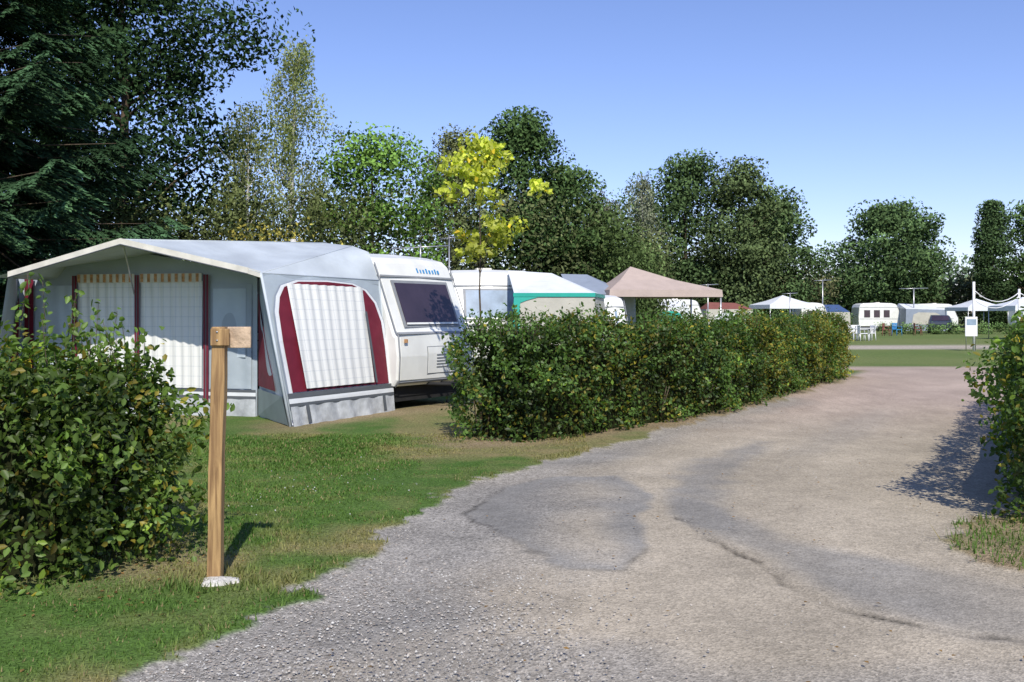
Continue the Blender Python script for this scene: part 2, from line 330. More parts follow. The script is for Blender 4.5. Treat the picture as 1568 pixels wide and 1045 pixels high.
# ------------------------------------------------------------ hedges
def hedge(name,path,w,h,n,size,base,warm=.12,shoots=0,shmax=.4,detail=False,hf=None,seed=0,loose=1.0,farwarm=0,tall=()):
    P=np.array(path,float); seg=np.linalg.norm(np.diff(P,axis=0),axis=1); L=seg.sum(); cum=np.concatenate([[0],np.cumsum(seg)])
    par=empty(name)
    def at(s):
        s=np.clip(s,0,L-1e-6); i=np.clip(np.searchsorted(cum,s,'right')-1,0,len(seg)-1); t=(s-cum[i])/seg[i]
        p=P[i]+(P[i+1]-P[i])*t[:,None]; d=(P[i+1]-P[i])/seg[i][:,None]; return p,d
    hw=w/2
    area=np.array([L*h,L*h,L*w,w*h*1.3,w*h*1.3]); f=R.choice(5,n,p=area/area.sum())
    s=R.uniform(0,L,n); p=R.uniform(-hw,hw,n); z=h*R.random(n)**.85
    nx=np.zeros(n);npp=np.zeros(n);nz=np.zeros(n)
    p=np.where(f==0,-hw,np.where(f==1,hw,p)); npp=np.where(f==0,-1,np.where(f==1,1,0.))
    z=np.where(f==2,h,z); nz=np.where(f==2,1.,0.)
    s=np.where(f==3,0,np.where(f==4,L,s)); nx=np.where(f==3,-1,np.where(f==4,1,0.))
    ez=np.clip((z-h*.72)/(h*.28),0,1); shr=1-.22*ez**2.2; p=np.where(f<2,p*shr,p); 
    s=np.where(f==3,ez**2*.28,np.where(f==4,L-ez**2*.28,s))
    hs=np.ones(n) if hf is None else hf(s)
    edge=np.abs(p)/hw; z=np.where(f==2,z-.10*edge**3,z)
    low=np.clip(1-z/.25,0,1); 
    bul=((vn(s+p*.8+seed,z*1.2+p,.38,200)-.5)*.30+(vn(s+seed+7,z+p*2,.14,201)-.5)*.16)*loose
    endl=np.clip(1-np.minimum(s,L-s)/1.2,0,1)
    off=bul*(1+.5*endl)+R.normal(0,.045*loose,n)-np.abs(R.normal(0,.05,n))-low*.08
    z*=hs
    c,d=at(s); nr=np.stack([d[:,1],-d[:,0]],1)
    x=c[:,0]+nr[:,0]*(p+npp*off)+d[:,0]*nx*off; y=c[:,1]+nr[:,1]*(p+npp*off)+d[:,1]*nx*off
    zz=np.maximum(z+nz*off,.03)
    C0=np.stack([x,y,zz],1)
    out=np.stack([nr[:,0]*npp+d[:,0]*nx,nr[:,1]*npp+d[:,1]*nx,nz],1)
    D=R.normal(size=(n,3))*.8+out*.3+np.array([0,0,-.1]); Nn=out*.9+R.normal(size=(n,3))*.65+np.array([0,0,.7])
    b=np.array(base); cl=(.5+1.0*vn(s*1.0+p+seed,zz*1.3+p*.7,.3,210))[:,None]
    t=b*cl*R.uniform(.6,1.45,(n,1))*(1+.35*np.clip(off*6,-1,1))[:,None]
    wm=(R.random(n)<(warm+farwarm*s/L)*2*vn(s+p,zz,.9,211)); t[wm]=t[wm]*[2.3,1.2,.9]
    yl=(R.random(n)<.05); t[yl]=t[yl]*[2.1,1.9,1.2]
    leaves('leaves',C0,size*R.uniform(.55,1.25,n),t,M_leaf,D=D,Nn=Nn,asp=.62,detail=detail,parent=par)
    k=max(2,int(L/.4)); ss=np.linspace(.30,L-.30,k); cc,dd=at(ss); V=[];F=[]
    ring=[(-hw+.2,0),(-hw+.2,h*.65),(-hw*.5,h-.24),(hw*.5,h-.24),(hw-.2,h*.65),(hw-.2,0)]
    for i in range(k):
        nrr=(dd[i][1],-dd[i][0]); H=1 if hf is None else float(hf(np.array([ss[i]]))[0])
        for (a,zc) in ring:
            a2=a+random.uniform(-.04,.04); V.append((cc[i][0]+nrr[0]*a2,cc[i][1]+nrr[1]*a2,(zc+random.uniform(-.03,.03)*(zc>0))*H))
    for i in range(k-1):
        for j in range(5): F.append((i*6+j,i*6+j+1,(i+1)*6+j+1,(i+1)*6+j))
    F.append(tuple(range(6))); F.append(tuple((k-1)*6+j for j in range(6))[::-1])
    mesh('inner_shade_core',V,F,M_core,par)  # solid dark core, added so gaps between leaves read as interior shade
    lines=[];LC=[];LD=[]
    for q in range(int(L*9)):
        s0=np.array([random.uniform(.1,L-.1)]); pc,dc=at(s0); a=random.uniform(-hw+.1,hw-.1)
        x0=pc[0][0]+dc[0][1]*a; y0=pc[0][1]-dc[0][0]*a
        lines.append(([(x0,y0,0),(x0+random.uniform(-.12,.12)+a*dc[0][1]*.25,y0+random.uniform(-.12,.12)-a*dc[0][0]*.25,.55)],[.012,.005]))
    for q in range(shoots+len(tall)):
        s0=np.array([random.uniform(.05,L-.02)]); 
        if random.random()<.3: s0=np.array([random.choice([random.uniform(0,.6),L-random.uniform(0,.6)])])
        ln=random.uniform(.3,1)*shmax; side=random.random()<.35
        if q>=shoots: s0=np.array([L-tall[q-shoots][0]]); ln=tall[q-shoots][1]; side=False
        pc,dc=at(s0); a=random.uniform(-hw*.85,hw*.85)
        H=1 if hf is None else float(hf(s0)[0])
        x0=pc[0][0]+dc[0][1]*a; y0=pc[0][1]-dc[0][0]*a; lx=random.uniform(-.3,.3);ly=random.uniform(-.3,.3)
        if side:
            sg_=random.choice((-1,1)); x0=pc[0][0]+dc[0][1]*sg_*(hw-.1); y0=pc[0][1]-dc[0][0]*sg_*(hw-.1)
            p0=np.array([x0,y0,random.uniform(.5,1)*h*H*.9]); p1=p0+np.array([dc[0][1]*sg_*.9+lx,-dc[0][0]*sg_*.9+ly,.5])*ln*.6
        else:
            p0=np.array([x0,y0,h*H-.18]); p1=p0+np.array([lx*ln,ly*ln,ln+.1])
        lines.append(([tuple(p0),tuple(p1)],[.004,.0015]))
        m_=int(ln/size*3.2)+3
        for u in np.linspace(.15,1,m_):
            LC.append(p0+(p1-p0)*u+R.normal(size=3)*size*.45); LD.append(R.normal(size=3)+[0,0,.5])
    LC=np.array(LC);LD=np.array(LD); n2=len(LC)
    leaves('shoot_leaves',LC,size*R.uniform(.6,1.1,n2),b*1.5*R.uniform(.8,1.5,(n2,1)),M_leaf,D=LD,asp=.6,detail=detail,parent=par)
    tubes('stems',lines,M_bark,par,4)
    return par
hedge('hornbeam_hedge',[(-7.2,6.5),(-2.42,6.3)],1.35,1.27,34000,.060,(.085,.137,.028),.15,shoots=130,shmax=.42,detail=True,hf=lambda s:.80+.15*vn(s,s*0,.7,220)+.075*sstep(1.8,4.0,s),loose=1.6,
  tall=((.55,.62),(.6,.55),(.7,.66),(.85,.5),(.25,.45),(.15,.4),(1.2,.45),(.45,.5),(1.0,.4),(.3,.5)))
hedge('hornbeam_hedge',[(-.28,12.1),(2.2,14.95),(4.3,18.3),(7.9,24.7)],1.15,1.38,80000,.064,(.066,.118,.026),.14,shoots=520,shmax=.33,hf=lambda s:1+.10*(vn(s,s*0,1.1,221)-.5)+.06*(s<1.5)*vn(s,s*0,.4,222),seed=5,loose=1.4,farwarm=.35)
hedge('hornbeam_hedge',[(4.46,7.08),(9.2,15.8)],1.5,1.5,38000,.062,(.078,.135,.028),.12,shoots=80,shmax=.3,detail=True,seed=11,loose=1.3)

# ------------------------------------------------------------ trees
def oval(t): return np.sin(np.pi*np.clip(t,0.02,.98)**.85)**.6
def broad(t): return np.clip(np.sin(np.pi*np.clip(.08+t*.9,0,1))**.5,0,1)
def cone(t): return (1-t)**.7*np.clip(t*8,.3,1)
def column(t): return np.clip(t*6,.4,1)*np.clip((1-t)*2.2,.12,1)**.6
def tree(name,x,y,H,Rd,zb,prof,nc,nl,cr,ls,base,lean=0,hang=0.,bark=None,warm=0.,lump=.3,trunk=None,var=.45,asp=.6,dens_top=1.,mat_=None,inner=.12,limbs=34):
    par=empty(name,(x,y,0)); th=R.uniform(0,6.28,nc); t=R.random(nc)**dens_top
    ph=R.uniform(0,6.28,6)
    env=Rd*prof(t)*(1+lump*.6*np.sin(2*th+ph[0]+3*t)+lump*.5*np.sin(3*th+ph[1]-7*t)+lump*.5*np.sin(ph[2]+14*t+th))
    rr=env*np.sqrt(R.uniform(inner,1,nc)); z=zb+t*(H-zb)
    cx=rr*np.cos(th)+lean*t; cy=rr*np.sin(th); cen=np.stack([cx,cy,z],1)
    cs=cr*R.uniform(.5,1.4,nc); ct=R.uniform(1-var,1+var,nc)*(.85+.3*t)
    ids=np.repeat(np.arange(nc),nl); n=len(ids)
    g=R.normal(size=(n,3)); g/=np.maximum(1,np.linalg.norm(g,axis=1,keepdims=True)/1.6)
    off=g*cs[ids][:,None]*np.array([.8,.8,.5])
    if hang: off[:,2]-=np.abs(R.exponential(hang,n)); off[:,:2]*=.6
    Cc=cen[ids]+off
    k=Cc[:,2]>.3; Cc=Cc[k]; ids=ids[k]; off=off[k]; n=len(ids)
    out=unit(off+cen[ids]*np.array([.15,.15,0]))
    Nn=out+R.normal(size=(n,3))*.5+[0,0,.35]
    D=R.normal(size=(n,3))+([0,0,-1.5*(hang>0)])
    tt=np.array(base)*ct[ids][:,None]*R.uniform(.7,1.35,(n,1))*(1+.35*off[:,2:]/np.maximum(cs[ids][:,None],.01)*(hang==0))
    if warm:
        w=R.random(n)<warm; tt[w]*=[1.7,1.15,.8]
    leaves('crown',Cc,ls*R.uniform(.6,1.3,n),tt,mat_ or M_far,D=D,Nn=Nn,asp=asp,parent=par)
    bk=bark or M_bark; r0=trunk or H*.017
    tp=[(0,0,-.05)]; 
    for q in range(1,7): u=q/6; tp.append((lean*max(0,u*H*.92-zb)/(H-zb)+random.uniform(-.04,.04)*H*.15,random.uniform(-.04,.04)*H*.15,u*H*.92))
    L=[(tp,[r0*(1.35 if q==0 else 1)*(1-q/6*.85) for q in range(7)])]
    for q in R.choice(nc,min(nc,limbs),replace=False):
        zz=max(zb*.7,cen[q][2]-max(.3,rr[q])*.8); u=min(zz/(H*.92),.98); i0=int(u*6); f=u*6-i0
        a=np.array(tp[i0])*(1-f)+np.array(tp[min(i0+1,6)])*f; b_=cen[q]; mid=(a+b_)/2+np.array([0,0,.08*rr[q]])
        rb=r0*(1-u*.85)*.42; L.append(([tuple(a),tuple(mid),tuple(b_)],[rb,rb*.6,rb*.2]))
    tubes('trunk_and_limbs',L,bk,par,6)
    return par
G_dark=(.032,.062,.024); G_mid=(.068,.112,.038); G_bri=(.12,.215,.045); G_oli=(.12,.135,.058)
tree('oak_tree',-13.9,35,16.5,4.3,3.5,broad,170,260,1.15,.20,G_dark,lump=.4)
tree('oak_tree',-20,38,17,5,3.5,broad,120,220,1.3,.24,G_dark)
tree('birch_tree',-7.2,32,10.5,1.6,2.5,lambda t:cone(t)*1.0+.15,180,80,.38,.10,(.23,.26,.10),hang=.42,bark=M_birch,lump=.6,trunk=.15,lean=.1,mat_=M_leaf)
tree('birch_tree',-8.9,33,8.6,1.3,2.5,lambda t:oval(t),80,80,.42,.10,(.18,.21,.085),hang=.5,bark=M_birch,lump=.5,trunk=.09,mat_=M_leaf)
tree('ash_tree',-5.0,35,7.7,2.1,1.5,broad,75,150,.75,.17,G_bri,lump=.4)
tree('alder_tree',-2.6,46,9.9,1.5,2.0,oval,100,140,.6,.15,G_oli,lump=.4)
tree('oak_tree',.7,42,9.9,2.0,1.5,lambda t:oval(t)*.7+.35*(1-t)*.9,120,180,.8,.18,(.058,.10,.034),lean=-.2,lump=.5)
tree('oak_tree',2.2,44,7.9,2.5,1.2,lambda t:broad(t)*.6+.5*(1-t),95,180,.85,.18,G_mid,lump=.4)
tree('bare_birch',5.2,58,8.9,1.5,2.0,oval,70,14,.5,.14,(.22,.20,.15),bark=M_birch,lump=.5,limbs=60,trunk=.10)
tree('willow_tree',7.2,76,9.9,2.9,1.5,broad,90,110,1.0,.24,(.14,.16,.09),hang=.4,lump=.5)
tree('birch_tree',11.3,85,13.4,1.9,2,oval,90,80,.8,.22,(.17,.19,.12),hang=.5,bark=M_birch,lump=.6)
tree('oak_tree',15.6,88,15.0,3.5,2,broad,100,190,1.45,.33,(.072,.115,.044),lump=.45)  # far crowns: aerial haze put into the base colour as blue-grey lift
tree('oak_tree',20.4,88,14.6,3.6,1.5,lambda t:broad(t)*.75+.25*(1-t),100,190,1.4,.33,(.09,.125,.05),lump=.45)
tree('oak_tree',24.4,91,12.6,3.4,1,lambda t:broad(t)*.7+.35*(1-t),95,190,1.3,.34,(.072,.115,.044),lump=.45)
tree('oak_tree',40.5,105,13.0,5.4,2.6,lambda t:np.sin(np.pi*np.clip(t*.74+.22,0,.985))**.75,130,200,1.5,.38,(.08,.13,.05),lump=.35)
tree('poplar_tree',51.5,105,13.3,1.5,.8,column,110,130,.75,.30,(.055,.09,.036),lump=.15)
tree('oak_tree',58,108,13.5,4,1.5,broad,90,160,1.4,.38,G_mid)
tree('golden_maple_tree',-.47,14.6,4.18,.62,2.35,lambda t:oval(t)*.9+.25*(1-t),42,46,.15,.095,(.46,.49,.07),lump=.45,trunk=.022,var=.25,asp=.75,warm=.05,mat_=M_leaf,inner=.05,limbs=42)

def spruce(x,y,H,Rb,n_lv,zb=1.0):
    """tiers of drooping boughs, each a flat feathered spray of side twigs set with narrow needle tufts"""
    par=empty('spruce_tree',(x,y,0)); Cs=[];Ds=[];T=[];L=[([(0,0,0),(0,0,H)],[.28,.03])]
    for q in range(n_lv):
        zq=zb+(H-zb)*(q/n_lv)**1.05; Lq=Rb*(1-(zq-zb)/(H-zb))**.62+.25
        nb=9
        for k in range(nb):
            a=6.283*(k+.5*(q%2))/nb+q*.35+random.uniform(-.2,.2); ln=Lq*random.uniform(.68,1.12)
            d=np.array([math.cos(a),math.sin(a),0]); sdv=np.array([-d[1],d[0],0]); z0=zq+random.uniform(-.15,.15)
            f=lambda u: np.array([0,0,z0+.10*ln])+d*ln*u+np.array([0,0,-.62*ln*u+.42*ln*u**2.6])
            L.append(([tuple(f(0)),tuple(f(.5)),tuple(f(.9))],[.035,.02,.006])); sh=random.uniform(.55,1.45)
            nt_=int(ln*15); per=15
            u=np.linspace(.2,1.0,nt_)+R.normal(0,.012,nt_); sgn=np.where(np.arange(nt_)%2==0,1,-1)
            env=np.clip(1.08-u,0,1)**.55*np.clip((u-.08)*3,.2,1)
            tl=(.16+ln*.30*env)*R.uniform(.75,1.15,nt_)
            v=np.linspace(.05,1,per)[None]+R.normal(0,.02,(nt_,per))
            P0=np.stack([f(q_) for q_ in u])
            dr=unit(d[None]*.95+sdv[None]*(sgn*.8)[:,None]+np.array([0,0,-.28])+R.normal(size=(nt_,3))*.07)
            pos=P0[:,None]+dr[:,None]*(tl[:,None]*v)[...,None]+np.array([0,0,-.22])*(tl[:,None]*v**2)[...,None]+R.normal(size=(nt_,per,3))*.012
            for sg_ in (-1,1):
                perp=unit(np.cross(dr,[0,0,1.]))*sg_
                dd=dr+perp*.55+np.array([0,0,-.18])
                Cs.append((pos+(dd*.05)[:,None]).reshape(-1,3)); Ds.append((np.repeat(dd[:,None],per,1)+R.normal(size=(nt_,per,3))*.18).reshape(-1,3))
                tb=np.array([.046,.092,.042])*sh*R.uniform(.7,1.3,(nt_,per,1))*(.40+.85*v[...,None])*(.25+.95*u[:,None,None])  # interior shade painted into the tint: needles darken toward trunk and bough
                T.append(tb.reshape(-1,3))
    Cs=np.concatenate(Cs);Ds=np.concatenate(Ds);T=np.concatenate(T)
    n=len(Cs); print('needles',n)
    leaves('needles',Cs,R.uniform(.11,.20,n),T,M_needle,D=Ds,Nn=R.normal(size=(n,3))*.3+[0,-.4,.9],asp=.30,parent=par)
    tubes('trunk_and_boughs',L,M_bark,par,5)
spruce(-13.5,23.5,15,5.3,21,2.4)

def mass(name,path,h,dep,n,ls,base,seed=0,cols=None,rag=.5):
    P=np.array(path,float); seg=np.linalg.norm(np.diff(P,axis=0),axis=1); cum=np.concatenate([[0],np.cumsum(seg)]); L=cum[-1]
    nc=n//55; s=R.uniform(0,L,nc); i=np.clip(np.searchsorted(cum,s,'right')-1,0,len(seg)-1); f=(s-cum[i])/seg[i]; c=P[i]+(P[i+1]-P[i])*f[:,None]
    hh=h*(1-rag+rag*1.5*fbm(s+seed*31,s*0,h*1.1,300+seed)); zc=hh*R.random(nc)**.7
    c=c+np.stack([R.normal(0,.3,nc),R.uniform(-dep,dep,nc)*np.sqrt(np.clip(1.05-(zc/np.maximum(hh,.1))**2,.05,1))],1)
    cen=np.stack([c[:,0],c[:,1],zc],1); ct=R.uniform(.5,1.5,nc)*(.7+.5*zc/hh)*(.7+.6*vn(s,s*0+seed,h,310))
    bc=np.array(base)[None]*ct[:,None]
    if cols:
        w=vn(s,s*0+seed+5,h*.8,311)>.55; bc[w]=np.array(cols)*ct[w][:,None]
    ids=np.repeat(np.arange(nc),55); m_=len(ids); g=R.normal(size=(m_,3)); cs=(h*.065+ls)
    Cc=cen[ids]+g*cs*[1,1,.8]; Cc[:,2]=np.abs(Cc[:,2])
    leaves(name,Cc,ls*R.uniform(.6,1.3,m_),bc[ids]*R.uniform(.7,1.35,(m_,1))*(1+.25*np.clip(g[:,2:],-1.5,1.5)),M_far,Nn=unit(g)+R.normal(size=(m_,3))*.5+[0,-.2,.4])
mass('shrubbery',[(-24,27),(-15,28),(-9,29),(-4.5,31)],5.6,1.4,46000,.13,(.085,.105,.038),1,(.13,.12,.05))
mass('golden_shrub',[(-7.8,26.5),(-5.6,26.5)],3.7,.6,5000,.11,(.24,.21,.045),7)
mass('shrubbery',[(-8,38),(-2,40),(4,43),(8,58),(9,66)],6.0,1.8,44000,.20,(.070,.105,.036),2,(.10,.12,.05),rag=.6)
mass('shrubbery',[(4,74),(11,84),(20,90),(30,94)],6.3,2,28000,.32,(.068,.105,.042),3,(.12,.125,.06))
mass('distant_trees',[(22,108),(32,112),(45,112),(60,112),(95,105)],5.8,3,28000,.48,(.085,.12,.055),4,(.12,.135,.07))
mass('distant_woodland',[(-140,120),(-60,130),(0,140),(60,150),(130,150),(220,120)],9.0,5,38000,.9,(.085,.12,.075),5,(.10,.125,.08),rag=.35)  # distant foliage colours carry painted haze, lifted toward blue-grey
mass('low_shrubs',[(14,82),(22,83),(29,84)],1.7,.8,5000,.2,(.07,.11,.04),6)
mass('low_shrubs',[(28,74),(36,75),(42,76),(52,74)],.8,.8,7000,.16,(.085,.14,.045),8)
mass('wild_grasses',[(-4.4,17.6),(-2.2,19.5),(0,20)],.5,.5,2000,.1,(.12,.16,.05),9)

# ------------------------------------------------------------ big awning
aw=empty('caravan_awning')
class Wall:
    def __init__(s,A,B,Cc,D): s.q=[np.array(v,float) for v in (A,B,Cc,D)]; n=np.cross(s.q[1]-s.q[0],s.q[3]-s.q[0]); n/=np.linalg.norm(n); s.n=n if n@(-s.q[0])>0 else -n; s.L=np.linalg.norm(s.q[1]-s.q[0]); s.H=np.linalg.norm(s.q[3]-s.q[0])
    def P(s,u,v,o=0): a,b,c,d=s.q; return a*(1-u)*(1-v)+b*u*(1-v)+c*u*v+d*(1-u)*v+s.n*o
def wpoly(name,w,pts,off,m_,par=aw): return mesh(name,[w.P(u,v,off) for u,v in pts],[tuple(range(len(pts)))],m_,par)
def wgrid(name,w,u0,u1,v0,v1,off,m_,amp=.0,fq=8,nx=60,nz=8,par=aw,sag=0,uedge=None):
    V=[];F=[];U=[]
    for j in range(nz+1):
        v=v0+(v1-v0)*j/nz
        for i in range(nx+1):
            t=i/nx; u=u0+(u1-u0)*t
            o=off+amp*math.sin(t*fq*6.283+.9*math.sin(v*5)+1.3*math.sin(t*4.1))*(1-.4*math.sin(v*3))+sag*math.sin(3.14*t)*math.sin(3.14*j/nz)
            V.append(w.P(u,v,o)); U.append((u*w.L,v*w.H))
    for j in range(nz):
        for i in range(nx): a=j*(nx+1)+i; F.append((a,a+1,a+nx+2,a+nx+1))
    return mesh(name,V,F,m_,par,smooth=True,uvs=U)
P_=(-5.63,14.1,2.66); CR=(-3.69,13.7,2.22); CL=(-7.51,14.6,2.20)
D_=(-3.55,13.85,2.17); C_=(-2.16,15.9,2.13); TB=(-2.34,16.0,2.60); R2b=(-2.65,16.3,2.72); R2=(-3.12,16.5,2.78)
R3=(-6.3,19.0,2.75); BL=(-6.9,19.0,2.1); EL=(-7.95,15.0,2.15)
def lerp3(a,b,t): return tuple(a[i]*(1-t)+b[i]*t for i in range(3))
def patch(name,a,b,c,d,m_,par=aw,n=14,sag=.03,wr=.006):
    V=[];F=[]
    for j in range(n+1):
        for i in range(n+1):
            u=i/n;v=j/n; p=lerp3(lerp3(a,b,u),lerp3(d,c,u),v); e=math.sin(3.1416*u)*math.sin(3.1416*v); s=sag*e+wr*e*math.sin(9*u+14*v)
            V.append((p[0],p[1],p[2]-s))
    for j in range(n):
        for i in range(n): q=j*(n+1)+i; F.append((q,q+1,q+n+2,q+n+1))
    return mesh(name,V,F,m_,par,smooth=True)
patch('roof_right',P_,CR,D_,R2,M_roofab,sag=.05,wr=.014)
patch('roof_side',D_,C_,TB,R2b,M_roofab,sag=.03,wr=.012); mesh('roof_gusset',[D_,R2b,R2],[(0,1,2)],M_roofab,aw)
patch('roof_left',CL,P_,R2,R3,M_roofab,sag=.05); mesh('roof_left_edge',[CL,R3,BL,EL],[(0,1,2),(0,2,3)],M_roofab,aw)
def band(name,pts,h,m_,dy=0,dz=0):
    V=[];F=[]
    for i,p in enumerate(pts): V+= [(p[0],p[1]+dy,p[2]+dz),(p[0],p[1]+dy,p[2]+dz-h)]
    for i in range(len(pts)-1): F.append((2*i,2*i+1,2*i+3,2*i+2))
    return mesh(name,V,F,m_,aw,solid=.006)
band('canopy_trim',[CL,P_,CR],.085,M_cream,-.012,.02)
band('canopy_trim_return',[CR,D_],.085,M_cream,-.01,.018)
tubes('canopy_piping',[([CL,P_,CR],[.014]*3),([CR,D_,C_],[.012]*3),([P_,R2],[.012]*2),([lerp3(D_,C_,0),R2b],[.006]*2)],M_roofab,aw,6)
tubes('canopy_shadow_piping',[([(p[0],p[1]-.02,p[2]-.07) for p in (CL,P_,CR)],[.009]*3)],M_pipe,aw,6)
band('side_valance',[D_,lerp3(D_,C_,.5),C_],.07,M_fab,-.01,.0)
WR=(-3.9,15.0,0); WL=(-8.06,16.0,0)
fw=Wall(WR,WL,(WL[0],WL[1],2.2),(WR[0],WR[1],2.2))
wpoly('front_wall',fw,[(0,0),(1,0),(1,1.0),(.55,1.19),(0,1.0)],0,M_fab)
for u0,u1,nm in ((.215,.47,'front_window'),(.49,.735,'front_window')):
    wgrid(nm+'_curtain',fw,u0,u1,.20,.955,.035,M_plaid,.018,7)
    wgrid(nm+'_valance',fw,u0,u1,.945,1.01,.06,M_cream,.012,9,nz=2)
    for q in range(9):
        uu=u0+(u1-u0)*(q+.3)/9; wpoly('valance_stripe',fw,[(uu,.95),(uu+.012,.95),(uu+.012,1.008),(uu,1.008)],.076,M_orange)
M_pale=mat('pale_blue_grey_fabric',(.48,.55,.60),.5,.1,2,.2,5)
wgrid('front_panel_left',fw,.755,.925,.2,.93,.02,M_pale,.01,3); wgrid('door_panel',fw,.02,.185,.2,.93,.02,M_fab,.012,2,sag=.03)
wgrid('door_panel_light',fw,.04,.17,.42,.9,.045,M_pale,.008,2)
for u,wd in ((.195,.02),(.478,.018),(.742,.02),(.94,.04)):
    wpoly('red_strip',fw,[(u-wd/2,.1),(u+wd/2,.1),(u+wd/2,1.0),(u-wd/2,1.0)],.07,M_red)
    wpoly('zip',fw,[(u-.002,.1),(u+.002,.1),(u+.002,1.0),(u-.002,1.0)],.074,M_pipe)
for v0,v1,m_ in ((.13,.15,M_pipe),(.15,.175,M_whitefab),(.175,.195,M_pipe)):
    wpoly('base_stripe',fw,[(0,v0),(1,v0),(1,v1),(0,v1)],.05,m_)
wgrid('front_skirt',fw,0,1,0,.13,.05,M_skirt,.012,9,nz=2)
A_=(-3.06,13.56,0); B_=(-1.92,15.8,0)
wing=Wall((-3.85,14.95,0),A_,D_,(-3.85,14.95,2.25))
wgrid('wing',wing,0,1,0,1,0,M_fab,.01,2)
wpoly('wing_red',wing,[(.0,.22),(.72,.22),(.55,.45),(.28,.68),(.06,.84),(0,.84)],.02,M_red)
wpoly('wing_skirt',wing,[(0,.02),(1,.02),(.95,.2),(0,.2)],.025,mat('green_grey_fabric',(.22,.27,.26),.6,.1,3))
wpoly('logo',wing,[(.42,.09),(.58,.09),(.58,.12),(.42,.12)],.03,mat('green_logo',(.2,.45,.1),.5))
sw=Wall(A_,B_,C_,D_)
wgrid('side_wall',sw,0,1,0,1,0,M_fab,.008,3,sag=.03)
arch=[(.05,.22),(.05,.55),(.06,.74),(.09,.84),(.14,.91),(.26,.95),(.5,.96),(.72,.95),(.83,.91),(.91,.82),(.955,.68),(.965,.5),(.965,.22)]
wpoly('side_red_panel',sw,arch,.045,M_red)
wpoly('side_arch_border',sw,[((u-.5)*1.06+.5,(v-.58)*1.03+.58) for u,v in arch],.036,M_whitefab)
wpoly('side_arch_border_seam',sw,[((u-.5)*1.08+.5,(v-.58)*1.04+.58) for u,v in arch],.028,M_slate)
wgrid('side_window_curtain',sw,.155,.80,.235,.93,.075,M_plaid,.014,9)
wpoly('side_window_zip',sw,[(.80,.23),(.82,.23),(.80,.75),(.78,.75)],.10,M_pipe)
for v0,v1,m_ in ((.13,.15,M_pipe),(.15,.18,M_whitefab),(.18,.215,M_pipe)):
    wpoly('side_base_stripe',sw,[(0,v0),(1,v0),(1,v1),(0,v1)],.06,m_)
wgrid('side_skirt',sw,0,1,0,.13,.06,M_skirt,.018,6,nz=3)
for u in (.12,.86):
    wpoly('dark_strap',sw,[(u,.02),(u+.03,.02),(u+.03,.13),(u,.13)],.085,M_pipe)
tubes('wing_edge_piping',[([D_,lerp3(D_,A_,.5),A_],[.022]*3),([C_,B_],[.018]*2)],M_roofab,aw,6)
lw=Wall((-7.75,14.4,0),(-8.06,16,0),(-8.06,16,2.2),(-7.5,14.62,2.18))
wgrid('left_wing',lw,0,1,0,1,0,M_fab,.02,2); wpoly('left_wing_red',lw,[(.55,.2),(.9,.2),(.9,.85),(.75,.8)],.03,M_red)
mesh('back_left_wall',[(-8.06,16,0),(-6.9,19,0),BL,(-8.06,16,2.2)],[(0,1,2,3)],M_fab,aw)
tubes('frame_poles',[rod((-3.8,14.9,0),(-3.8,14.9,2.2),.013),rod((-5.9,15.3,1.9),(-5.63,14.2,2.58),.013),rod((-6.2,15.5,2.5),(-5.63,14.2,2.6),.012),rod((-5.2,15.3,2.5),(-5.63,14.2,2.6),.012)],M_alu,aw,6)
tubes('guy_pegs',[rod((A_[0]+.05,A_[1]-.06,0),(A_[0]+.02,A_[1]-.02,.12),.008),rod((-2.5,14.7,0),(-2.52,14.73,.12),.008)],M_alu,aw,5)

